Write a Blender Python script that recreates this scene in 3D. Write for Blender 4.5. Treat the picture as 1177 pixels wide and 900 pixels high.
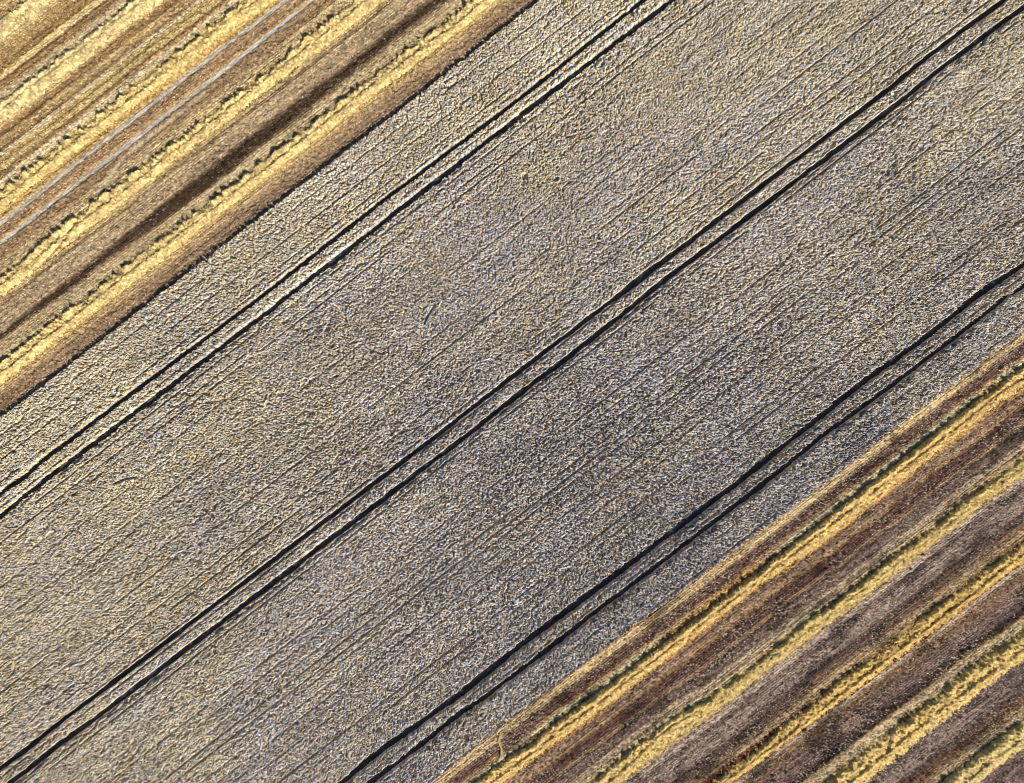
import bpy, math
import numpy as np
from mathutils import Vector

for o in list(bpy.data.objects):
    bpy.data.objects.remove(o)
scene = bpy.context.scene
col = scene.collection

# ---------------------------------------------------------------- camera, sky, sun, exposure
CAM_H = 80.0                     # drone height in metres, lens straight down
cd = bpy.data.cameras.new('camera')
cam = bpy.data.objects.new('camera', cd); col.objects.link(cam)
cam.location = (0, 0, CAM_H)
cd.sensor_width = 36.0
cd.lens = 36.0 * CAM_H / 117.7
cd.clip_end = 6000
cd.clip_start = 1
scene.camera = cam

SUN_EL = math.radians(37)
sx, sy = 0.60, -0.80
w = bpy.data.worlds.new('World'); scene.world = w; w.use_nodes = True
nt = w.node_tree; nt.nodes.clear()
sky = nt.nodes.new('ShaderNodeTexSky'); sky.sky_type = 'NISHITA'; sky.sun_disc = False; sky.ozone_density = 4.0; sky.dust_density = 0.3
sky.sun_elevation = SUN_EL; sky.sun_rotation = math.atan2(sx, sy)
bg = nt.nodes.new('ShaderNodeBackground'); bg.inputs['Strength'].default_value = 0.06
wo = nt.nodes.new('ShaderNodeOutputWorld')
nt.links.new(sky.outputs[0], bg.inputs[0]); nt.links.new(bg.outputs[0], wo.inputs[0])

sd = bpy.data.lights.new('sun', 'SUN'); sd.energy = 5.0; sd.angle = math.radians(0.5)
sd.color = (1.0, 0.955, 0.88)
sun = bpy.data.objects.new('sun', sd); col.objects.link(sun)
sun.location = (60, -80, 90)
sun.rotation_euler = Vector((sx*math.cos(SUN_EL), sy*math.cos(SUN_EL), math.sin(SUN_EL))).to_track_quat('Z', 'Y').to_euler()

vs = scene.view_settings
vs.view_transform = 'Standard'; vs.look = 'None'; vs.gamma = 1.0; vs.exposure = 0.5
scene.cycles.filter_width = 0.9
vs.use_curve_mapping = False

# ---------------------------------------------------------------- helpers
rng = np.random.default_rng(7)
TH = math.atan(0.772)            # direction of the drill rows
CT, ST = math.cos(TH), math.sin(TH)
PX = 10.0                        # the survey drawing has 10 units to the metre
HX, HY = 59.0, 45.0              # half size of the surveyed ground
MARG = 7.0

def uv_of(x, y): return x*CT + y*ST, x*ST - y*CT
def xy_of(u, v): return u*CT + v*ST, u*ST - v*CT

def line(pts, h=0.0):
    """a slightly wandering line of the field, as v(u) in metres; h = height at which it was surveyed"""
    k = (CAM_H - h) / CAM_H
    p = np.array(pts, float)
    x = (p[:, 0]-588.5)/PX*k; y = (450-p[:, 1])/PX*k
    u, v = uv_of(x, y)
    o = np.argsort(u); u = u[o]; v = v[o]
    a, b = np.polyfit(u, v, 1)
    r = v-(a*u+b)
    return lambda q: a*q+b+np.interp(q, u, r)

def hsh(ix, iy, s):
    n = (ix.astype(np.int64)*374761393 + iy.astype(np.int64)*668265263 + s*974634777) & 0xffffffff
    n = ((n ^ (n >> 13))*1274126177) & 0xffffffff
    n = ((n ^ (n >> 16))*2246822519) & 0xffffffff
    n = n ^ (n >> 15)
    return (n & 0xffffff)/float(0xffffff)

def vn(x, y, s=0):
    x = np.asarray(x, float); y = np.asarray(y, float)
    ix = np.floor(x); iy = np.floor(y); fx = x-ix; fy = y-iy
    fx = fx*fx*(3-2*fx); fy = fy*fy*(3-2*fy)
    a = hsh(ix, iy, s); b = hsh(ix+1, iy, s); c = hsh(ix, iy+1, s); d = hsh(ix+1, iy+1, s)
    return (a*(1-fx)+b*fx)*(1-fy)+(c*(1-fx)+d*fx)*fy      # 0..1

def fbm(x, y, s=0, n=3):
    t = 0; a = 1; z = 0
    for i in range(n):
        t = t+a*vn(x*2**i+17.3*i, y*2**i-9.1*i, s+i); z += a; a *= .55
    return t/z

def sm(a, b, x):
    t = np.clip((x-a)/(b-a), 0, 1); return t*t*(3-2*t)

def lin(c):
    c = np.asarray(c, float)/255.0
    return np.where(c <= .04045, c/12.92, ((c+.055)/1.055)**2.4)

def build(name, V, F, C=None, mat=None, parent=None, smooth=False):
    """V (n,3), F (m,k) -> one mesh object with an optional albedo attribute"""
    me = bpy.data.meshes.new(name)
    V = np.ascontiguousarray(V, np.float32); F = np.ascontiguousarray(F, np.int32)
    k = F.shape[1]
    me.vertices.add(len(V)); me.vertices.foreach_set('co', V.ravel())
    me.loops.add(F.size); me.loops.foreach_set('vertex_index', F.ravel())
    me.polygons.add(len(F))
    me.polygons.foreach_set('loop_start', np.arange(0, F.size, k, dtype=np.int32))
    me.polygons.foreach_set('loop_total', np.full(len(F), k, np.int32))
    if smooth: me.polygons.foreach_set('use_smooth', np.ones(len(F), bool))
    me.update(calc_edges=True)
    if C is not None:
        at = me.color_attributes.new('albedo', 'FLOAT_COLOR', 'POINT')
        c4 = np.ones((len(V), 4), np.float32); c4[:, :3] = C
        at.data.foreach_set('color', c4.ravel())
    if mat: me.materials.append(mat)
    o = bpy.data.objects.new(name, me); col.objects.link(o)
    if parent: o.parent = parent
    return o

def tag(o, label=None, cat=None, group=None, kind=None):
    if label: o['label'] = label
    if cat: o['category'] = cat
    if group: o['group'] = group
    if kind: o['kind'] = kind
    return o

def mat_attr(name, rough=0.8, scale=9.0, amt=0.25, spec=0.25):
    """albedo attribute broken up by a fine procedural noise"""
    m = bpy.data.materials.new(name); m.use_nodes = True
    t = m.node_tree; p = t.nodes['Principled BSDF']
    a = t.nodes.new('ShaderNodeAttribute'); a.attribute_name = 'albedo'
    tc = t.nodes.new('ShaderNodeTexCoord')
    n = t.nodes.new('ShaderNodeTexNoise'); n.inputs['Scale'].default_value = scale; n.inputs['Detail'].default_value = 3
    mr = t.nodes.new('ShaderNodeMapRange')
    mr.inputs['From Min'].default_value = .25; mr.inputs['From Max'].default_value = .75
    mr.inputs['To Min'].default_value = 1-amt; mr.inputs['To Max'].default_value = 1+amt
    vm = t.nodes.new('ShaderNodeVectorMath'); vm.operation = 'SCALE'
    t.links.new(tc.outputs['Object'], n.inputs['Vector']); t.links.new(n.outputs['Fac'], mr.inputs['Value'])
    t.links.new(a.outputs['Color'], vm.inputs[0]); t.links.new(mr.outputs['Result'], vm.inputs['Scale'])
    t.links.new(vm.outputs[0], p.inputs['Base Color'])
    p.inputs['Roughness'].default_value = rough
    p.inputs['Specular IOR Level'].default_value = spec
    return m

M_crop = mat_attr('ripe_wheat', .75, 7, .22)
M_soil = mat_attr('stubble_soil', .95, 6, .25, .1)
M_stub = mat_attr('cut_stalks', .7, 9, .2)
M_straw = mat_attr('straw', .6, 5, .18, .3)
M_track = mat_attr('pressed_soil', .95, 3, .25, .1)

# ---------------------------------------------------------------- the lines of the field
HC = 0.72
E1 = line([(3, 476), (50, 441), (100, 402), (200, 324), (318, 233), (464, 121), (500, 92), (600, 14)], HC)
E2 = line([(505, 895), (540, 868), (580, 835), (620, 804), (820, 654), (870, 616), (920, 579), (1077, 458), (1174, 384)], HC)
P = [line([(3, 564), (25, 549), (50, 527), (85, 501), (139, 460), (300, 340), (439, 230), (520, 170), (600, 110), (735, 2)], HC),
     line([(3, 590), (25, 571), (50, 551), (75, 533), (100, 514), (172, 460), (300, 363), (471, 230), (600, 130), (768, 2)], HC),
     line([(3, 881), (28, 863), (50, 845), (78, 823), (100, 807), (512, 493), (545, 467), (580, 440), (612, 415), (650, 386), (700, 348), (745, 313), (800, 272), (828, 250), (1027, 98), (1060, 70), (1110, 32), (1150, 3)], HC),
     line([(18, 895), (35, 882), (65, 858), (85, 843), (100, 833), (545, 494), (580, 466), (620, 435), (650, 413), (712, 364), (760, 325), (800, 295), (850, 257), (1040, 113), (1080, 80), (1120, 50), (1150, 27), (1174, 10)], HC),
     line([(400, 896), (425, 874), (450, 855), (480, 835), (500, 820), (530, 799), (577, 761), (600, 742), (650, 705), (700, 668), (820, 577), (845, 559), (877, 533), (940, 483), (1000, 435), (1040, 407), (1092, 368), (1110, 352), (1140, 329), (1174, 307)], HC),
     line([(433, 896), (460, 876), (480, 861), (520, 829), (560, 801), (577, 788), (630, 748), (680, 708), (730, 671), (820, 602), (850, 579), (880, 556), (950, 499), (1015, 452), (1080, 403), (1097, 390), (1130, 364), (1158, 342), (1174, 332)], HC)]
PW = [.58, .66, .54, .62, .80, .70]                     # width of each wheel gap

# windrows: toe on the shaded side, groove, lower edge
WL = {
 'a1': dict(L0=[(-60, 68), (3, 20), (15, 13), (30, 2), (90, -44)], L1=[(-60, 85), (3, 34), (45, 3), (90, -30)], L2=[(-60, 95), (3, 46), (30, 27), (60, 3), (90, -20)], fw=.22, hc=.45, hg=.05, br=.4),
 'a2': dict(L0=[(3, 117), (10, 112), (28, 99), (45, 86), (70, 66), (93, 50), (100, 43), (120, 28), (136, 16), (150, 4)],
            L1=[(3, 129), (8, 124), (48, 93), (78, 70), (100, 53), (150, 15), (165, 3)],
            L2=[(3, 142), (30, 123), (50, 107), (100, 68), (150, 28), (182, 5)], fw=.22, hc=.72, hg=.30, br=.35),
 'a3': dict(L0=[(3, 218), (25, 200), (48, 183), (70, 165), (93, 148), (155, 98), (185, 75), (200, 65), (220, 50), (255, 22), (275, 6)],
            L1=[(3, 231), (25, 215), (42, 201), (75, 174), (92, 161), (175, 97), (200, 77), (217, 63), (240, 44), (265, 23), (295, 4)],
            L2=[(3, 243), (60, 197), (100, 166), (200, 87), (250, 48), (300, 12)], fw=.22, hc=.72, hg=.30, br=.8),
 'a4': dict(L0=[(3, 316), (15, 307), (30, 297), (45, 282), (70, 262), (80, 254), (100, 241), (110, 229), (133, 215), (150, 201), (300, 88), (325, 70), (335, 59), (350, 44), (375, 26), (400, 6)],
            L1=[(3, 328), (15, 319), (30, 308), (100, 252), (125, 234), (150, 216), (162, 206), (300, 98), (330, 74), (370, 43), (385, 32), (403, 18), (418, 4)],
            L2=[(3, 342), (30, 321), (55, 300), (100, 265), (140, 236), (180, 203), (300, 110), (350, 72), (400, 35), (437, 4)], fw=.22, hc=.72, hg=.30, br=.7),
 'a5': dict(L0=[(3, 415), (30, 393), (60, 368), (80, 353), (100, 340), (150, 300), (165, 288), (190, 270), (250, 225), (275, 207), (300, 185), (320, 171), (345, 152), (415, 97), (445, 74), (465, 58), (490, 40), (520, 17), (537, 4)],
            L1=[(3, 428), (15, 420), (38, 402), (50, 391), (75, 374), (100, 354), (170, 298), (195, 280), (250, 238), (285, 210), (305, 197), (320, 184), (345, 165), (430, 97), (455, 80), (475, 65), (510, 39), (530, 25), (552, 6)],
            L2=[(3, 441), (50, 405), (80, 381), (200, 290), (250, 249), (300, 210), (350, 172), (500, 58), (540, 27), (568, 3)], fw=.22, hc=.72, hg=.30, br=.7),
 'b1': dict(L0=[(545, 897), (580, 871), (610, 851), (640, 826), (680, 799), (870, 655), (890, 639), (920, 616), (1077, 493), (1112, 465), (1138, 447), (1160, 429), (1174, 421)],
            L1=[(570, 895), (600, 873), (622, 857), (650, 834), (680, 813), (885, 656), (900, 645), (930, 622), (1100, 490), (1128, 468), (1140, 458), (1155, 447), (1174, 436)],
            L2=[(583, 896), (600, 883), (640, 853), (680, 826), (880, 668), (920, 643), (950, 622), (1077, 521), (1100, 505), (1150, 463), (1174, 448)], fw=.42, hc=.60, hg=.26, br=.15),
 'b2': dict(L0=[(683, 893), (700, 880), (715, 868), (730, 855), (750, 841), (780, 818), (815, 800), (880, 752), (900, 735), (925, 712), (945, 700), (960, 690), (990, 666), (1020, 642), (1077, 601), (1110, 571), (1130, 557), (1150, 544), (1174, 526)],
            L1=[(703, 896), (720, 880), (740, 862), (755, 847), (768, 836), (785, 826), (830, 800), (900, 745), (945, 712), (1077, 612), (1174, 537)],
            L2=[(720, 896), (745, 877), (780, 850), (800, 835), (845, 802), (877, 775), (930, 735), (980, 697), (1077, 622), (1140, 572), (1174, 548)], fw=.36, hc=.52, hg=.20, br=.45),
 'b3': dict(L0=[(825, 893), (845, 878), (870, 859), (900, 832), (920, 817), (940, 801), (965, 779), (995, 757), (1015, 743), (1030, 731), (1077, 694), (1110, 669), (1130, 654), (1155, 636), (1174, 623)],
            L1=[(838, 893), (905, 845), (930, 826), (955, 806), (1000, 771), (1015, 760), (1080, 710), (1115, 684), (1150, 655), (1174, 638)],
            L2=[(850, 894), (880, 872), (925, 837), (975, 801), (1005, 778), (1030, 759), (1077, 724), (1110, 699), (1147, 668), (1174, 649)], fw=.38, hc=.54, hg=.26, br=.75),
 'b4': dict(L0=[(945, 897), (960, 885), (980, 869), (1000, 854), (1020, 838), (1045, 819), (1077, 795), (1110, 767), (1130, 752), (1155, 737), (1174, 724)],
            L1=[(980, 895), (1030, 855), (1060, 831), (1085, 811), (1105, 796), (1118, 787), (1135, 774), (1174, 746)],
            L2=[(1000, 897), (1048, 860), (1070, 842), (1090, 826), (1120, 802), (1150, 779), (1174, 761)], fw=.66, hc=.70, hg=.26, br=.7),
 'b5': dict(L0=[(1085, 893), (1120, 865), (1140, 849), (1155, 838), (1174, 825)], L1=[(1110, 897), (1140, 872), (1174, 848)],
            L2=[(1128, 897), (1145, 884), (1174, 863)], fw=.6, hc=.70, hg=.2, br=.5),
}
for k, W in WL.items():
    for n in ('L0', 'L1', 'L2'): W[n] = line(W[n], .0 if n == 'L0' else .12)

T1 = line([(3, 255), (15, 247), (45, 223), (75, 199), (100, 178), (205, 97), (250, 60), (300, 22), (325, 3)])
T2 = line([(3, 277), (30, 257), (60, 233), (100, 203), (235, 98), (270, 71), (300, 47), (355, 3)])
T3 = line([(1085, 668), (1120, 641), (1150, 618), (1174, 600)])

# ---------------------------------------------------------------- what the ground looks like between the windrows
# (fraction of the gap, colour as it looks in full sun)
def P_(*a): return [(f, c) for f, c in a]
GAPS = [  # (upper line, lower line, profile)
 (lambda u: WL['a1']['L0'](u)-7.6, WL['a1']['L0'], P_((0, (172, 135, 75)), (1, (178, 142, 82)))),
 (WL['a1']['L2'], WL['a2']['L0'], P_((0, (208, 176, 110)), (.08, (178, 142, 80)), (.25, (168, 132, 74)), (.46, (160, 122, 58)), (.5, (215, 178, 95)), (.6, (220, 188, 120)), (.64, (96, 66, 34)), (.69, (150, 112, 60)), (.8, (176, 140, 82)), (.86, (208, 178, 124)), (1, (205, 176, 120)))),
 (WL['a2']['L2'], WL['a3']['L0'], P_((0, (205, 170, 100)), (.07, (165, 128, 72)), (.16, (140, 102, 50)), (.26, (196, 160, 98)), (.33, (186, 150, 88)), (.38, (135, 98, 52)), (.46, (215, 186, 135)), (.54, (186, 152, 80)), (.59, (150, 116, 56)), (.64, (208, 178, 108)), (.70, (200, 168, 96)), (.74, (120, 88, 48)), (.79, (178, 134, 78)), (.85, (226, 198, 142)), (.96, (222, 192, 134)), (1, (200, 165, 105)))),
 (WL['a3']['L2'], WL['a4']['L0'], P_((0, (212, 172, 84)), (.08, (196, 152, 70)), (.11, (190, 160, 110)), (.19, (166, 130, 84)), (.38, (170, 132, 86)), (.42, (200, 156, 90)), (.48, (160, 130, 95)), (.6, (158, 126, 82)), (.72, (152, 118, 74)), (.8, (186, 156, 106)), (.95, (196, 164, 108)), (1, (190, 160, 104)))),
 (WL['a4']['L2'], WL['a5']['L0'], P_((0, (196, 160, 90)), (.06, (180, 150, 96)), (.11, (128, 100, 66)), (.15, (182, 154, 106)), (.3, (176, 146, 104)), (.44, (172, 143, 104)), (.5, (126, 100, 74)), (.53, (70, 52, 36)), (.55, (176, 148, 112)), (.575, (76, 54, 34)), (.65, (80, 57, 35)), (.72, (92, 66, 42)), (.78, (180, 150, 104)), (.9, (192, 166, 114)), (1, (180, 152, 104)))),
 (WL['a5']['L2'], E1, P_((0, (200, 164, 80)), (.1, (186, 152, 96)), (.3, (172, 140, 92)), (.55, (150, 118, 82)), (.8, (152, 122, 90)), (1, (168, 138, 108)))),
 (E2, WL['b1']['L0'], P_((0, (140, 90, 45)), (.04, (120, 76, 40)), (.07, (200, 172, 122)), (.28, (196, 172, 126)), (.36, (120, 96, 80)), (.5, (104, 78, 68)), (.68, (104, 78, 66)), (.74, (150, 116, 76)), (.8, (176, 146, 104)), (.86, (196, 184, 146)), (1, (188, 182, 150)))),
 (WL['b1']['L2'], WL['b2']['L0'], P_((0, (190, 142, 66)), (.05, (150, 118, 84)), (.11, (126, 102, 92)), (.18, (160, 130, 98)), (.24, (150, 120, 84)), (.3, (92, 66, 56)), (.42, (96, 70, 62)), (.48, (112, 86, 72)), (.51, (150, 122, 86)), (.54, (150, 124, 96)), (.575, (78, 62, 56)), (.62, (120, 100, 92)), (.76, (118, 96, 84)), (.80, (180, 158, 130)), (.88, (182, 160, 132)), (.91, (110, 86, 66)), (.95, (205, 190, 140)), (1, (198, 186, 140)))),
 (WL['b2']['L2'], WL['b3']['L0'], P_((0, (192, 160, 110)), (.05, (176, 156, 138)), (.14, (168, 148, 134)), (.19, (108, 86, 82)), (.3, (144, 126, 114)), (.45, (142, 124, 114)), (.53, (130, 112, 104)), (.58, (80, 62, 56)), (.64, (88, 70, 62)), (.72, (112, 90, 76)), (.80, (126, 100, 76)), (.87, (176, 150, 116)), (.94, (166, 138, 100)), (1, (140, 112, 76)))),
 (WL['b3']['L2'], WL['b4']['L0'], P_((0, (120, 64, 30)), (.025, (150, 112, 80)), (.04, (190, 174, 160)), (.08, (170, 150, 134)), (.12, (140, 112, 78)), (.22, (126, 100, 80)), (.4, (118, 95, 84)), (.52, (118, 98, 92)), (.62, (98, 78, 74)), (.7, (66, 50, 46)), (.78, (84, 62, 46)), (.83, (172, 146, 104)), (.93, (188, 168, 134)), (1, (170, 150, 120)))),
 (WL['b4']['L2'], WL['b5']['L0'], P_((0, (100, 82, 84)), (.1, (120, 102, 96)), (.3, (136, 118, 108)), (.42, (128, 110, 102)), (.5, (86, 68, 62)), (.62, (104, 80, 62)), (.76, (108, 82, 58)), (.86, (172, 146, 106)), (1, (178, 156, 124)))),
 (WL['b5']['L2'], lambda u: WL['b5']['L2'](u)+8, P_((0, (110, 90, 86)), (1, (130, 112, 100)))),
]
SUNNY = 1.65          # display-linear value of a white surface in full sun

def seg_dist(u, v, pts, h):
    p = np.array(pts, float); k = (CAM_H-h)/CAM_H
    a, b = uv_of((p[:, 0]-588.5)/PX*k, (450-p[:, 1])/PX*k)
    d = np.full(u.shape, 1e3)
    for i in range(len(p)-1):
        du, dv = a[i+1]-a[i], b[i+1]-b[i]; L = du*du+dv*dv
        t = np.clip(((u-a[i])*du+(v-b[i])*dv)/L, 0, 1)
        d = np.minimum(d, np.hypot(u-a[i]-t*du, v-b[i]-t*dv))
    return d

def ground_colour(u, v):
    n = u.shape
    # the bands wander a little along the rows
    vv = v + .10*(fbm(u/3.5, v/1.2, 31)-.5) + .05*(vn(u/.5, v/.3, 35)-.5)
    C = np.zeros(n+(3,)); C[:] = lin((170, 140, 90))
    side = v > 0
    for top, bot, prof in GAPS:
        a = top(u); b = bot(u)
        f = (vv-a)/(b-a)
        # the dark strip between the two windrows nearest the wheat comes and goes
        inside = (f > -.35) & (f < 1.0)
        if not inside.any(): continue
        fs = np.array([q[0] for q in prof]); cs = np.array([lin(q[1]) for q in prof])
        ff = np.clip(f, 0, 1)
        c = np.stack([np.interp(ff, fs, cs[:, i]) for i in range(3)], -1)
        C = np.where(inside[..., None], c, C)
    # gap 4's dark strip varies in width and strength
    a = WL['a4']['L2'](u); b = WL['a5']['L0'](u); f = (vv-a)/(b-a)
    px = xy_of(u, v)[0]*PX+588.5
    wv = np.interp(px, [-60, 20, 75, 115, 190, 260, 330, 420, 520, 650], [.01, .05, .09, .07, .19, .20, .15, .13, .11, .10])
    cen = np.interp(px, [0, 75, 190, 260, 330, 450, 600], [.60, .63, .63, .64, .63, .62, .63])
    k = np.clip(1-sm(wv*.35, wv*1.35+.03, np.abs(f-cen+.05*(vn(u/.5, v/.3, 67)-.5))), 0, 1)*(f > 0)*(f < 1)
    zone = ((f > .47) & (f < .79))
    tan = lin((178, 148, 102))
    thin = sm(.012, .004, np.abs(f-.535))*.6
    dark = lin((74, 53, 33))
    rep = tan*(1-k[..., None])+dark*k[..., None]
    rep = rep*(1-thin[..., None])+lin((60, 46, 34))*thin[..., None]
    C = np.where(zone[..., None], rep, C)
    # streaks along the rows, blotches, and specks of chaff
    st = fbm(u/5.0, v/.16, 41); bl = fbm(u/2.6, v/1.3, 45, 4); gr = vn(u/.24, v/.17, 49)
    amp = np.where(side, 1.0, .55)
    rows = np.cos(2*np.pi*(v+.04*vn(u/3, v/2, 46))/.27)*(.25+.9*vn(u/4, v/1.1, 47))
    lines = sm(.66, .78, vn(u/9, v/.10, 48))*(.4+vn(u/.3, v/.3, 43))-sm(.70, .82, vn(u/11, v/.11, 44))
    mul = 1+amp*((st-.5)*.8+(bl-.5)*.7+.10*rows)+np.where(side, .55, .34)*rows+.42*lines+(gr-.5)*.8+(hsh(np.floor(u/.12), np.floor(v/.12), 50)-.5)*np.where(side, 1.3, .8)
    C = C*np.clip(mul, .2, 2.2)[..., None]
    # pale trampled streak between the tyre tracks and the fourth windrow
    ta = 1-sm(.1, .55, seg_dist(u, v, [(115, 222), (128, 200), (143, 181), (165, 163), (200, 136), (235, 108)], 0)+.4*(vn(u/.8, v/.3, 64)-.3))
    C = C*(1-.65*ta[..., None])+.65*ta[..., None]*lin((226, 202, 156))
    # darker patches on the right-hand field
    pa = sm(.60, .74, fbm(u/4.0, v/1.6, 53, 3))*side
    C = C*(1-.55*pa[..., None])
    hue = (vn(u/.3, v/.22, 57)-.5)
    C = C*np.stack([1+.12*hue, np.ones(n), 1-.22*hue], -1)
    ch = .7*(hsh(np.floor(u/.09), np.floor(v/.09), 61) > np.where(side, .90, .94))*sm(.4, .6, fbm(u/3, v/1.2, 63))*np.where(side, 1, .45)
    C = C*(1-ch[..., None])+lin((215, 200, 180))*ch[..., None]
    C = np.where(side[..., None], C*np.array([1.04, .98, .88]), C)
    C = C*np.where(side, 1.42, 1.36)[..., None]
    k_ = np.where(side, .90, .82)[..., None]
    C = C*k_+(1-k_)*C.mean(-1, keepdims=True)
    return C/SUNNY

# ---------------------------------------------------------------- ground
def simple_mat(name, c, c2, scale, rough=.95):
    m = bpy.data.materials.new(name); m.use_nodes = True
    t = m.node_tree; p = t.nodes['Principled BSDF']
    tc = t.nodes.new('ShaderNodeTexCoord'); mp = t.nodes.new('ShaderNodeMapping')
    mp.inputs['Rotation'].default_value = (0, 0, -TH); mp.inputs['Scale'].default_value = (.12, 1, 1)
    n = t.nodes.new('ShaderNodeTexNoise'); n.inputs['Scale'].default_value = scale; n.inputs['Detail'].default_value = 5
    r = t.nodes.new('ShaderNodeValToRGB'); r.color_ramp.elements[0].position = .35; r.color_ramp.elements[1].position = .65
    r.color_ramp.elements[0].color = (*c, 1); r.color_ramp.elements[1].color = (*c2, 1)
    t.links.new(tc.outputs['Object'], mp.inputs[0]); t.links.new(mp.outputs[0], n.inputs['Vector'])
    t.links.new(n.outputs['Fac'], r.inputs[0]); t.links.new(r.outputs[0], p.inputs['Base Color'])
    p.inputs['Roughness'].default_value = rough
    return m
M_ground = simple_mat('field_earth', (.16, .11, .07), (.30, .23, .14), .8)
g = build('ground', np.array([(-3000, -3000, -.06), (3000, -3000, -.06), (3000, 3000, -.06), (-3000, 3000, -.06)]), np.array([(0, 1, 2, 3)]), mat=M_ground)
tag(g, 'bare brown earth of the fields under stubble and wheat', 'ground', kind='structure')

def inrect(x, y, m=MARG): return (np.abs(x) < HX+m) & (np.abs(y) < HY+m)

def grid(u0, u1, v0, v1, step):
    us = np.arange(u0, u1, step); vv = np.arange(v0, v1, step)
    U, Vv = np.meshgrid(us, vv, indexing='ij')
    return U, Vv

def grid_mesh(U, Vv, Z, keep):
    """quads of a regular grid where keep (per vertex) holds on all four corners; compacted"""
    nu, nv = U.shape
    idx = np.arange(nu*nv).reshape(nu, nv)
    k = keep[:-1, :-1] & keep[1:, :-1] & keep[1:, 1:] & keep[:-1, 1:]
    a = idx[:-1, :-1][k]; b = idx[1:, :-1][k]; c = idx[1:, 1:][k]; d = idx[:-1, 1:][k]
    F = np.stack([a, d, c, b], -1)
    used = np.zeros(nu*nv, bool); used[F.ravel()] = True
    re = np.cumsum(used)-1
    F = re[F]
    X, Y = xy_of(U.ravel()[used], Vv.ravel()[used])
    return np.stack([X, Y, Z.ravel()[used]], -1), F, used

def track_mask(u, v):
    return (1-sm(.22, .34, np.abs(v-T1(u)))) + (1-sm(.22, .34, np.abs(v-T2(u))))

def soil_z(u, v):
    rows = .5+.5*np.cos(2*np.pi*v/.25)
    z = .06*(fbm(u/.5, v/.3, 3)-.5) + .08*rows*vn(u/.35, v/.25, 5) + .10*(hsh(np.floor(u/.11), np.floor(v/.11), 6)-.5) + .10*sm(.45, .75, vn(u/.22, v/.2, 8)) + .12*sm(.5, .8, vn(u/.15, v/.6, 9))*(.3+vn(u/6, v/1.5, 10))
    t = np.clip(track_mask(u, v), 0, 1)
    return np.maximum(z, -.03)*(1-t)

def make_soil(name, v0, v1, edge, sgn, label):
    U, Vv = grid(-84, 84, v0, v1, .11)
    x, y = xy_of(U, Vv)
    keep = inrect(x, y) & ((Vv-edge(U))*sgn > -.6)
    Z = soil_z(U, Vv)
    V, F, used = grid_mesh(U, Vv, Z, keep)
    C = ground_colour(U.ravel()[used], Vv.ravel()[used])*.85
    o = build(name, V, F, C, M_soil)
    tag(o, label, 'ground', kind='structure')
make_soil('stubble_ground', -72, -10, E1, -1, 'golden brown cut stubble ground in the upper left corner')
make_soil('stubble_ground', 8, 72, E2, 1, 'purplish brown cut stubble ground in the lower right corner')

# strips of pressed ground along a line
def strip(name, fn, width, z, c, label, seed, vary=.4, mat=M_track, rag=.06, ulim=(-84, 84), worn=0):
    us = np.arange(ulim[0], ulim[1], .10); nv = 9
    t = np.linspace(-.5, .5, nv)
    U = np.repeat(us[:, None], nv, 1)
    wd = width*(1+rag*4*(vn(us/.7, us*0, seed)-.5))
    Vv = fn(us)[:, None]+t[None]*wd[:, None]+.03*(vn(us/.4, us*0+3, seed)[:, None]-.5)
    x, y = xy_of(U, Vv); keep = inrect(x, y)
    if worn: keep &= (vn(U/.5, Vv/.09, seed+3)*.5+vn(U/4, Vv/.3, seed+4)*.5+.25*(1-np.abs(t)[None]*2)) > worn
    Z = z+.012*(1-np.abs(t)*2)[None]*vn(U/.2, Vv/.1, seed)
    V, F, used = grid_mesh(U, Vv, Z+0*U, keep)
    uu = U.ravel()[used]; vv = Vv.ravel()[used]
    C = lin(c)[None]/SUNNY*(1+vary*2*(fbm(uu/.8, vv/.15, seed)[:, None]-.5)*2)
    o = build(name, V, F, np.clip(C, .01, .8), mat)
    tag(o, label, 'track', kind='structure')
    return o
strip('tyre_track', T1, .42, .012, (208, 204, 194), 'upper of two pale grey tyre tracks pressed in the stubble', 71, worn=.38)
strip('tyre_track', T2, .42, .012, (208, 205, 196), 'lower of two pale grey tyre tracks pressed in the stubble', 72, worn=.38)
pl = ['upper wheel track of the tramline nearest the upper left stubble', 'lower wheel track of the tramline nearest the upper left stubble',
      'upper wheel track of the tramline through the middle of the wheat', 'lower wheel track of the tramline through the middle of the wheat',
      'upper wheel track of the tramline nearest the lower right stubble', 'lower wheel track of the tramline nearest the lower right stubble']
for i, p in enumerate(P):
    strip('wheel_track', p, PW[i]+.35, .004, (76, 78, 84), pl[i], 80+i)  # cold dark grey puts the bluish shade of the gaps into the soil colour

# ---------------------------------------------------------------- standing wheat
holes = [(x, y, r) for x, y, r in [(376, 378, .35), (427, 404, .3), (427, 333, .3), (435, 840, .35), (536, 847, .35), (603, 202, .4), (1144, 330, .25), (770, 357, .3), (1131, 81, .3), (477, 800, .3), (392, 345, .2), (560, 401, .25), (757, 463, .3), (640, 205, .3), (350, 560, .25), (255, 391, .25), (900, 690, .0)]]
cracks = [[(385, 351), (390, 356), (395, 364), (398, 369)], [(416, 390), (420, 397), (425, 402)], [(440, 470), (444, 482), (450, 500)], [(500, 350), (492, 362), (488, 371)],
          [(130, 556), (142, 551), (156, 549)], [(1005, 370), (1010, 378), (1020, 388)]]

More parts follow.
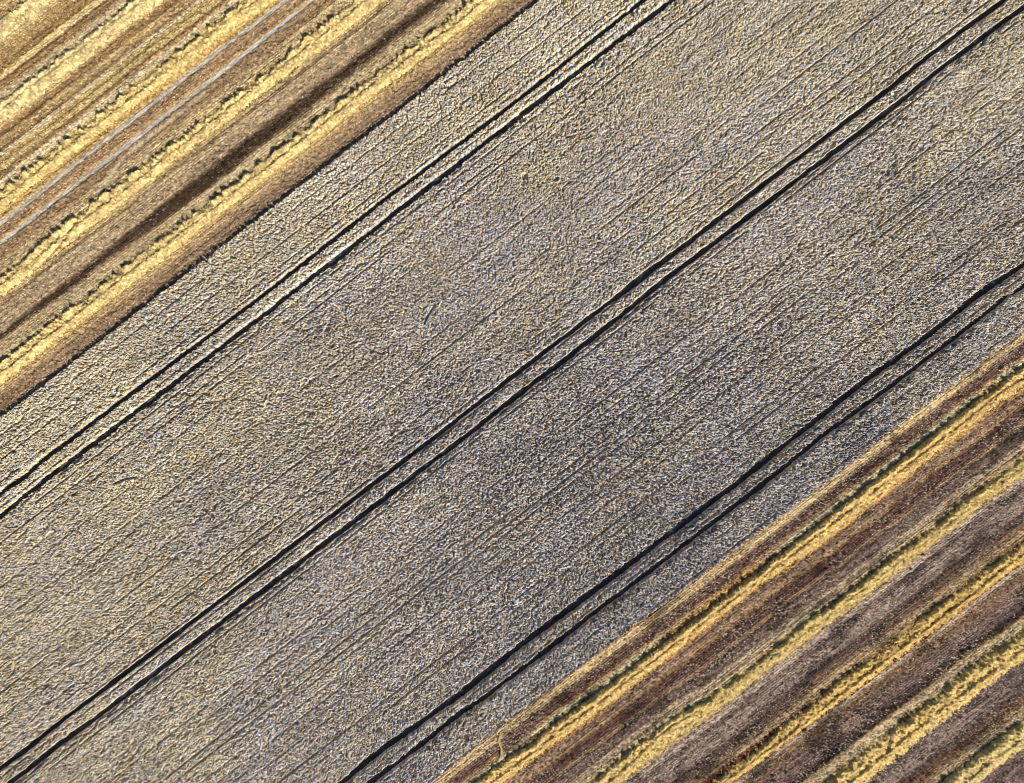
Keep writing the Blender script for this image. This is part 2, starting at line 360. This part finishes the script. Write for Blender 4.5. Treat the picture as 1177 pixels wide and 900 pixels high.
def crop_z(u, v):
    rag = .09*(vn(u/.8, v/.5, 11)-.5)+.07*(vn(u/.12, v/.12, 12)-.5)
    d = np.minimum(v-E1(u), E2(u)-v)+rag
    m = sm(.03, .09, d)
    gap = np.zeros(u.shape)
    x, y = xy_of(u, v); px = x*PX+588.5
    for i, p in enumerate(P):
        hw = PW[i]/2*(1+.30*(vn(u/3, u*0+i, 13)-.5)+.2*(vn(u/.5, v/.5+i, 29)-.5))
        if i == 2: hw = hw+.14*np.exp(-((px-735)/22)**2)
        if i == 5: hw = hw*(1-.9*np.exp(-((px-1158)/5)**2))
        q = np.abs(v-p(u))+rag*1.1
        gap = np.maximum(gap, 1-sm(hw-.02, hw+.04, q))
        if i in (1, 3, 5):      # thin, beaten-down wheat on the far side of the wheel gap
            q2 = v-p(u)
            thin = sm(hw, hw+.05, q2)*(1-sm(hw+.2, hw+.55, q2))*sm(.35, .7, vn(u/.5, v/.25, 14))*sm(.3, .6, vn(u/6, u*0+9, 15+i))
            gap = np.maximum(gap, .55*thin)
    # clumps of ears
    c1 = vn(u/.125, v/.11, 17); c2 = vn(u/.42, v/.33, 18); c3 = vn(u/.075, v/.075, 19)
    c4 = vn(u/.09+40, v/.085, 30)
    dens = .06*(fbm(u/5, v/2.5, 33)-.5)
    z = HC - .62*(1-sm(.34, .48, c1*.5+c4*.5+dens)) - .06*(1-c2) + .14*(c3-.5)
    # drill rows and missed rows
    row = (v+.05*(vn(u/9, u*0, 20)-.5))/1.06
    ri = np.round(row); off = .6*(hsh(ri, ri*0, 26)-.5)
    fr = np.abs(row-ri-off)*1.06
    st = sm(.32, .55, vn(u/.45, ri*3.7, 27)*.5+vn(u/6, ri*1.3, 21)*.5)*(.1+.9*hsh(ri, ri*0+2, 28)**1.6)
    z -= .60*st*(1-sm(.06, .13, fr+.05*(vn(u/.3, v/.3, 34)-.5)))
    fr2 = .5+.5*np.cos(2*np.pi*v/.25)
    z -= .03*fr2*sm(.3, .9, vn(u/4, v/3, 22))
    # rare bare spots
    z -= .45*sm(.80, .88, vn(u/.36, v/.30, 23))*sm(.45, .65, fbm(u/9, v/5, 24))
    for hx, hy, r in holes:
        if r <= 0: continue
        k = (CAM_H-HC)/CAM_H
        a, b = uv_of((hx-588.5)/PX*k, (450-hy)/PX*k)
        z -= .6*(1-sm(r*.5, r, np.hypot((u-a)*.8, v-b)))
    for c in cracks: z -= .55*(1-sm(.07, .17, seg_dist(u, v, c, HC)+.06*(vn(u/.3, v/.3, 25)-.5)))
    z = np.maximum(z, .08)
    return z*m*(1-gap), m*(1-gap)

U, Vv = grid(-76, 76, -36, 40, .055)
x, y = xy_of(U, Vv)
keep0 = inrect(x, y) & (Vv > E1(U)-.3) & (Vv < E2(U)+.3)
Z, Mk = crop_z(U, Vv)
Zn = Z.copy()
mx = np.maximum.reduce([Z[1:-1, 1:-1], Z[:-2, 1:-1], Z[2:, 1:-1], Z[1:-1, :-2], Z[1:-1, 2:]])
near = Z > .02; near[1:-1, 1:-1] |= mx > .02
V1, F1, used = grid_mesh(U, Vv, Z-.03*(Z < .02), keep0 & near)

def crop_colour(u, v, s=0):
    x, y = xy_of(u, v)
    warm = np.clip(.1-.010*v+.018*np.hypot(x, y)*.6+1.0*(fbm(u/9, v/4, 91)-.5), 0, 1)
    A = lin((216, 202, 174)); B = lin((204, 195, 188))
    C = B[None]*(1-warm[:, None])+A[None]*warm[:, None]
    r = hsh(np.floor(u/.16), np.floor(v/.15), 92+s); r2 = hsh(np.floor(u/.13), np.floor(v/.14), 93+s)
    C = C*(.55+.9*r)[:, None]
    ochre = (r2 > .80)[:, None]; grey = (r2 < .20)[:, None]
    C = np.where(ochre, C*np.array([1.12, .92, .55]), C); C = np.where(grey, C*np.array([.80, .93, 1.28]), C)
    C = C*(1+.5*(fbm(u/7, v/.9, 94)-.5)+.25*(fbm(u/14, v/9, 95, 2)-.5))[:, None]
    return np.clip(C/1.50, .02, .70)
C1 = crop_colour(U.ravel()[used], Vv.ravel()[used])

def cones(u, v, z0, h, r, lu, lv, C, n=3):
    """upright or leaning tapered stalks: n-sided, pointed; lu, lv = offset of the tip"""
    k = len(u); V = np.zeros((k, n+1, 3))
    ph = rng.random(k)*6.28
    for i in range(n):
        a = ph+2*np.pi*i/n
        X, Y = xy_of(u+r*np.cos(a), v+r*np.sin(a)); V[:, i] = np.stack([X, Y, z0], -1)
    X, Y = xy_of(u+lu, v+lv); V[:, n] = np.stack([X, Y, z0+h], -1)
    b = np.arange(k)[:, None]*(n+1)
    F = np.concatenate([np.concatenate([b+(i+1) % n, b+i, b+n], 1) for i in range(n)], 0)
    return V.reshape(-1, 3), F, np.repeat(C, n+1, 0)

def scatter(n, v0, v1, cond):
    u = rng.uniform(-75, 75, n); v = rng.uniform(v0, v1, n)
    x, y = xy_of(u, v); k = inrect(x, y, 6.5) & cond(u, v)
    return u[k], v[k]
N = int(150*76*75)
u, v = scatter(N, -36, 40, lambda u, v: (v > E1(u)) & (v < E2(u)))
z, mk = crop_z(u, v)
k = (mk > .6) & (z > HC-.26); u, v, z = u[k], v[k], z[k]
n = len(u)
an = rng.random(n)*6.28; le = rng.uniform(.02, .10, n)
Cc = crop_colour(u, v, 5)*rng.uniform(.8, 1.35, (n, 1))
V2, F2, C2 = cones(u, v, z-.07, rng.uniform(.14, .28, n), rng.uniform(.028, .058, n), le*np.cos(an), le*np.sin(an), np.clip(Cc*1.1, .02, .75))
F1t = np.concatenate([F1[:, [0, 1, 2]], F1[:, [0, 2, 3]]], 0)
o = build('wheat_crop', np.concatenate([V1, V2]), np.concatenate([F1t, F2+len(V1)]), np.concatenate([C1, C2]), M_crop)
tag(o, 'dense ripe standing wheat filling the broad diagonal strip between both stubble fields', 'wheat', kind='stuff')

# ---------------------------------------------------------------- stubble stalks
def on_windrow(u, v):
    r = np.zeros(u.shape, bool)
    for W in WL.values(): r |= (v > W['L0'](u)+.05) & (v < W['L2'](u)-.1)
    return r
def make_stubble(v0, v1, edge, sgn, dens, label, bright):
    n = int(168*(v1-v0)*dens)
    u, v = scatter(n, v0, v1, lambda u, v: ((v-edge(u))*sgn > .25) & ~on_windrow(u, v))
    v = np.round(v/.25)*.25+rng.normal(0, .035, len(v))
    t = (track_mask(u, v) > .3) & (rng.random(len(v)) < .6)
    u, v = u[~t], v[~t]; n = len(u)
    C = ground_colour(u, v)*rng.uniform(.7, 2.5, (n, 1))
    w = rng.random(n) < bright*sm(.3, .7, fbm(u/2.5, v/1.1, 66))*2
    C[w] = C[w]*.3+np.array(lin((226, 210, 192)))/SUNNY*rng.uniform(.3, 1.5, (int(w.sum()), 1))
    an = rng.random(n)*6.28; le = rng.uniform(0, .06, n)
    V, F, C = cones(u, v, np.full(n, -.02), rng.uniform(.14, .32, n), rng.uniform(.02, .045, n)*np.where(rng.random(n) < .25, 2.0, 1)*np.where(w, rng.uniform(.8, 1.7, n), 1), le*np.cos(an), le*np.sin(an), np.clip(C, .01, .7))
    o = build('stubble', V, F, C, M_stub)
    tag(o, label, 'stubble', kind='stuff')
make_stubble(-72, -10, E1, -1, 50, 'short golden stubble stalks in rows on the upper left field', .02)
make_stubble(8, 72, E2, 1, 50, 'short dull brown stubble stalks flecked with chaff on the lower right field', .22)

# ---------------------------------------------------------------- straw windrows
trail = [(112, 226), (98, 243), (84, 262), (77, 273), (70, 281), (60, 292), (50, 303), (38, 315)]
lump = uv_of((1140-588.5)/PX, (450-857)/PX)

def straws(u, v, z, L, wd, C):
    k = len(u); an = rng.random(k)*np.pi; sl = rng.normal(0, .22, k); bend = rng.normal(0, .12, k)
    V = np.zeros((k, 6, 3))
    for j, t in enumerate((-.5, 0, .5)):
        cu = u+np.cos(an)*L*t-np.sin(an)*L*bend*(t*t); cv = v+np.sin(an)*L*t+np.cos(an)*L*bend*(t*t)
        for s in (0, 1):
            X, Y = xy_of(cu-np.sin(an)*wd*(s-.5), cv+np.cos(an)*wd*(s-.5))
            V[:, j*2+s] = np.stack([X, Y, z+sl*L*t+.02*(1-4*t*t)+rng.normal(0, .004, k)], -1)
    b = np.arange(k)[:, None]*6
    F = np.concatenate([np.concatenate([b, b+2, b+3, b+1], 1), np.concatenate([b+2, b+4, b+5, b+3], 1)], 0)
    return V.reshape(-1, 3), F, np.repeat(C, 6, 0)

def make_windrow(key, W, label, group, tone, seed):
    us = np.arange(-84, 84, .08)
    toe = W['L0'](us)+.08
    TO = .24 if key[0] == 'a' else .08
    def zfun(u, v):
        toe = W['L0'](u)+TO+.20*(vn(u/.6, u*0, seed)-.5)+.14*(vn(u/.2, u*0, seed+1)-.5)
        end = W['L2'](u)+.16*(vn(u/.5, u*0, seed+2)-.5)+.10*(vn(u/.18, u*0, seed+3)-.5)
        gv = W['L1'](u)+.10*(vn(u/.4, u*0, seed+4)-.5)
        wd = end-toe; d = v-toe; gd = gv-toe
        br = W['br']
        bk = vn(u/.9, v/2, seed+5)*.45+vn(u/.27, v/.4, seed+6)*.55
        hc = W['hc']*(1-br*.85*sm(.35, .65, bk))*(.9+.2*vn(u/5, u*0, seed+7))
        fw = W['fw']*(.75+.5*vn(u/1.3, u*0, seed+8))
        gk = sm(.22, .5, vn(u/1.1, u*0, seed+9))
        hg = W['hg']*(.45+.9*gk)
        if key == 'b2':
            x, _ = xy_of(u, v); px = x*PX+588.5
            hg = np.where(px < 790, .30, hg*.6)
        zc = hc*sm(0, 1, d/fw)
        s = np.clip((d-fw)/np.maximum(gd-fw, .15), 0, 1)
        low = np.maximum(W['hc']*.62-hg*.6, .12)
        z1 = zc*(1-s)+np.minimum(hc, low)*s
        q = np.clip((d-gd)/np.maximum(wd-gd, .2), 0, 1)
        top2 = low+hg*.75
        z2 = top2*(1-q**1.7)
        z = np.where(d < gd, np.where(d < fw, zc, z1), np.minimum(z2, low+(d-gd)/.07*hg))
        z = z*sm(0, .16, end-v)
        env = sm(0, .15, d)*sm(0, .2, end-v)
        lum = .20*(vn(u/.45+v*.5, v/.8, seed+10)-.5)+.20*(vn(u/.22, v/.24, seed+11)-.5)+.12*(hsh(np.floor(u/.09), np.floor(v/.09), seed+12)-.5)
        z = z+env*lum*(1.25 if key[0] == 'b' else 1.1)
        if key == 'a4':
            t = seg_dist(u, v, trail, .1)
            z = z*(1-.92*(1-sm(.08, .22, t)))+env*.10*np.exp(-((t-.42)/.12)**2)+.0
        if key == 'b5':
            z = z+env*.25*np.exp(-(((u-lump[0])/.9)**2+((v-lump[1]-.3)/.3)**2))
        return z, d, end-v, env
    lo = np.floor((W['L0'](us)-.1).min()); 
    nv = 44
    t = np.linspace(0, 1, nv)
    a = W['L0'](us)-.08; b = W['L2'](us)+.2
    Uu = np.repeat(us[:, None], nv, 1); Vq = a[:, None]+(b-a)[:, None]*t[None]
    Z, d, e, env = zfun(Uu, Vq)
    x, y = xy_of(Uu, Vq)
    keep = inrect(x, y, 6) & (d > -.04) & (e > -.04)
    V, F, used = grid_mesh(Uu, Vq, np.maximum(Z, 0)-.03*((d < 0) | (e < 0)), keep)
    uu = Uu.ravel()[used]; vv = Vq.ravel()[used]
    def colour(uu, vv, dd, ee, jit):
        c = lin(tone)[None]/SUNNY*(1+.5*(fbm(uu/.5, vv/.25, seed+20)-.5)+.35*(fbm(uu/4, vv/1.0, seed+21)-.5))[:, None]*jit
        g = (vn(uu/.7, vv/.2, seed+22) > .72)[:, None]
        c = np.where(g, c*np.array([.82, .80, .74]), c)
        f = (vn(uu/.10, vv/.3, seed+23)-.5)[:, None]
        c = c*(1+.7*f)
        if key == 'b3':     # weathered reddish lower edge
            k = (1-sm(.03, .10, ee))*sm(.3, .6, vn(uu/.6, uu*0, 5))
            c = c*(1-k[:, None])+lin((140, 80, 36))[None]/SUNNY*k[:, None]
        return np.clip(c, .02, .78)
    C = colour(uu, vv, d.ravel()[used], e.ravel()[used], 1.0)
    um = float(us[inrect(*xy_of(us, W['L0'](us)), 0)].mean()) if inrect(*xy_of(us, W['L0'](us)), 0).any() else 0
    X0, Y0 = xy_of(um, float(W['L1'](np.array(um))))
    root = bpy.data.objects.new('straw_windrow', None); col.objects.link(root); root.location = (X0, Y0, 0)
    tag(root, label, 'windrow', group)
    off = np.array([X0, Y0, 0])
    build('straw_mound', V-off, F, C, M_straw, root)
    # loose straws on and round the mound
    n = int(len(F)*.08*.0+170*168*1.2)
    su = rng.uniform(-84, 84, n); k_ = rng.random(n)*1.35-.17
    sv = W['L0'](su)+.08+(W['L2'](su)-W['L0'](su)-.08)*k_
    x, y = xy_of(su, sv)
    den = np.where(k_ < 0, np.exp(k_/.06)*.5, np.where(k_ > 1, np.exp(-(k_-1)/.06)*.5, 1))
    ok = inrect(x, y, 5.5) & (rng.random(n) < den)
    su, sv = su[ok], sv[ok]
    z, dd, ee, env = zfun(su, sv)
    m = len(su)
    Cs = colour(su, sv, dd, np.maximum(ee, .2), rng.uniform(.55, 1.45, (m, 1)))
    V, F, C = straws(su, sv, np.maximum(z, .06)+rng.uniform(-.01, .06, m), rng.uniform(.18, .5, m), rng.uniform(.02, .045, m), Cs)
    s = build('loose_straw', V-off, F, C, M_straw, root)
    s['kind'] = 'stuff'

YL = (250, 222, 156); YM = (250, 218, 146); YR = (250, 210, 128)
gl = 'straw windrows on the upper left stubble'; gr_ = 'straw windrows on the lower right stubble'
make_windrow('a1', WL['a1'], 'short pale straw windrow cut off by the top left corner', gl, YL, 100)
make_windrow('a2', WL['a2'], 'pale straw windrow with unbroken dark shadow line, second from the top left corner', gl, YL, 200)
make_windrow('a3', WL['a3'], 'straw windrow just above the two pale grey tyre tracks', gl, (246, 214, 140), 300)
make_windrow('a4', WL['a4'], 'straw windrow just below the tyre tracks, crossed by a slanting trail near its lower end', gl, YM, 400)
make_windrow('a5', WL['a5'], 'long straw windrow of the upper left field lying nearest the standing wheat', gl, YM, 500)
make_windrow('b1', WL['b1'], 'long golden straw windrow of the lower right field lying nearest the standing wheat', gr_, YR, 600)
make_windrow('b2', WL['b2'], 'golden straw windrow that splits in two ridges at its lower left end', gr_, (246, 212, 128), 700)
make_windrow('b3', WL['b3'], 'straw windrow with ragged shadow and thin rusty lower edge, third from the wheat', gr_, (250, 208, 116), 800)
make_windrow('b4', WL['b4'], 'high straw windrow with broad shaded side, second from the bottom right corner', gr_, (250, 212, 124), 900)
make_windrow('b5', WL['b5'], 'short straw windrow with a rounded lump, cut off by the bottom right corner', gr_, (248, 216, 134), 1000)

# ---------------------------------------------------------------- small things
def tube_bundle(name, pts, n, spread, tone, label, cat):
    p = np.array(pts, float); X = (p[:, 0]-588.5)/PX; Y = (450-p[:, 1])/PX
    Vs = []; Fs = []; Cs = []; base = 0
    for i in range(n):
        t0 = rng.uniform(0, .6); t1 = min(1, t0+rng.uniform(.25, .5))
        tt = np.linspace(t0, t1, 5)*(len(p)-1)
        cx = np.interp(tt, range(len(p)), X)+rng.normal(0, spread)
        cy = np.interp(tt, range(len(p)), Y)+rng.normal(0, spread)
        z = .16+rng.uniform(0, .10)+.02*np.sin(tt*3)
        dx = np.gradient(cx); dy = np.gradient(cy); L = np.hypot(dx, dy)+1e-9
        r = rng.uniform(.012, .02)
        V = []
        for j in range(5):
            for q in range(3):
                a = 2.094*q
                V.append((cx[j]-dy[j]/L[j]*r*math.cos(a), cy[j]+dx[j]/L[j]*r*math.cos(a), z[j]+r*math.sin(a)))
        F = [(j*3+q, j*3+(q+1) % 3, (j+1)*3+(q+1) % 3, (j+1)*3+q) for j in range(4) for q in range(3)]
        Vs.append(np.array(V)); Fs.append(np.array(F)+base); base += 15
        Cs.append(np.repeat(lin(tone)[None]/SUNNY*rng.uniform(.8, 1.2), 15, 0))
    o = build(name, np.concatenate(Vs), np.concatenate(Fs), np.concatenate(Cs), M_straw)
    tag(o, label, cat)
tube_bundle('straw_wisp', [(575, 842), (573, 850), (576, 858), (576, 866), (574, 872)], 46, .05, (235, 205, 135), 'thin pale wisp of straw lying across the dark rows near the bottom edge', 'straw')
tube_bundle('straw_wisp', [(1142, 402), (1147, 405), (1150, 404)], 18, .04, (220, 170, 110), 'tiny straw wisp at the wheat edge near the right side', 'straw')

def clod(px, py, r, z, tone, label):
    n1, n2 = 14, 9
    V = []
    for i in range(n2):
        ph = math.pi*i/(n2-1)
        for j in range(n1):
            a = 2*math.pi*j/n1
            rr = r*(.75+.5*vn(np.array(3*math.cos(a)*math.sin(ph)+5), np.array(3*math.sin(a)*math.sin(ph)+2*math.cos(ph)), 77))
            V.append((rr*1.25*math.cos(a)*math.sin(ph), rr*math.sin(a)*math.sin(ph), rr*.7*math.cos(ph)))
    F = [(i*n1+j, (i+1)*n1+j, (i+1)*n1+(j+1) % n1, i*n1+(j+1) % n1) for i in range(n2-1) for j in range(n1)]
    V = np.array(V)
    C = lin(tone)[None]/SUNNY*rng.uniform(.7, 1.3, (len(V), 1))
    o = build('earth_clod', V, np.array(F), C, M_soil, smooth=True)
    o.location = ((px-588.5)/PX, (450-py)/PX, z); o.rotation_euler = (0, 0, TH)
    tag(o, label, 'clod')
clod(924, 839, .28, .10, (120, 84, 40), 'brown lump on the rusty lower edge of the third golden windrow')
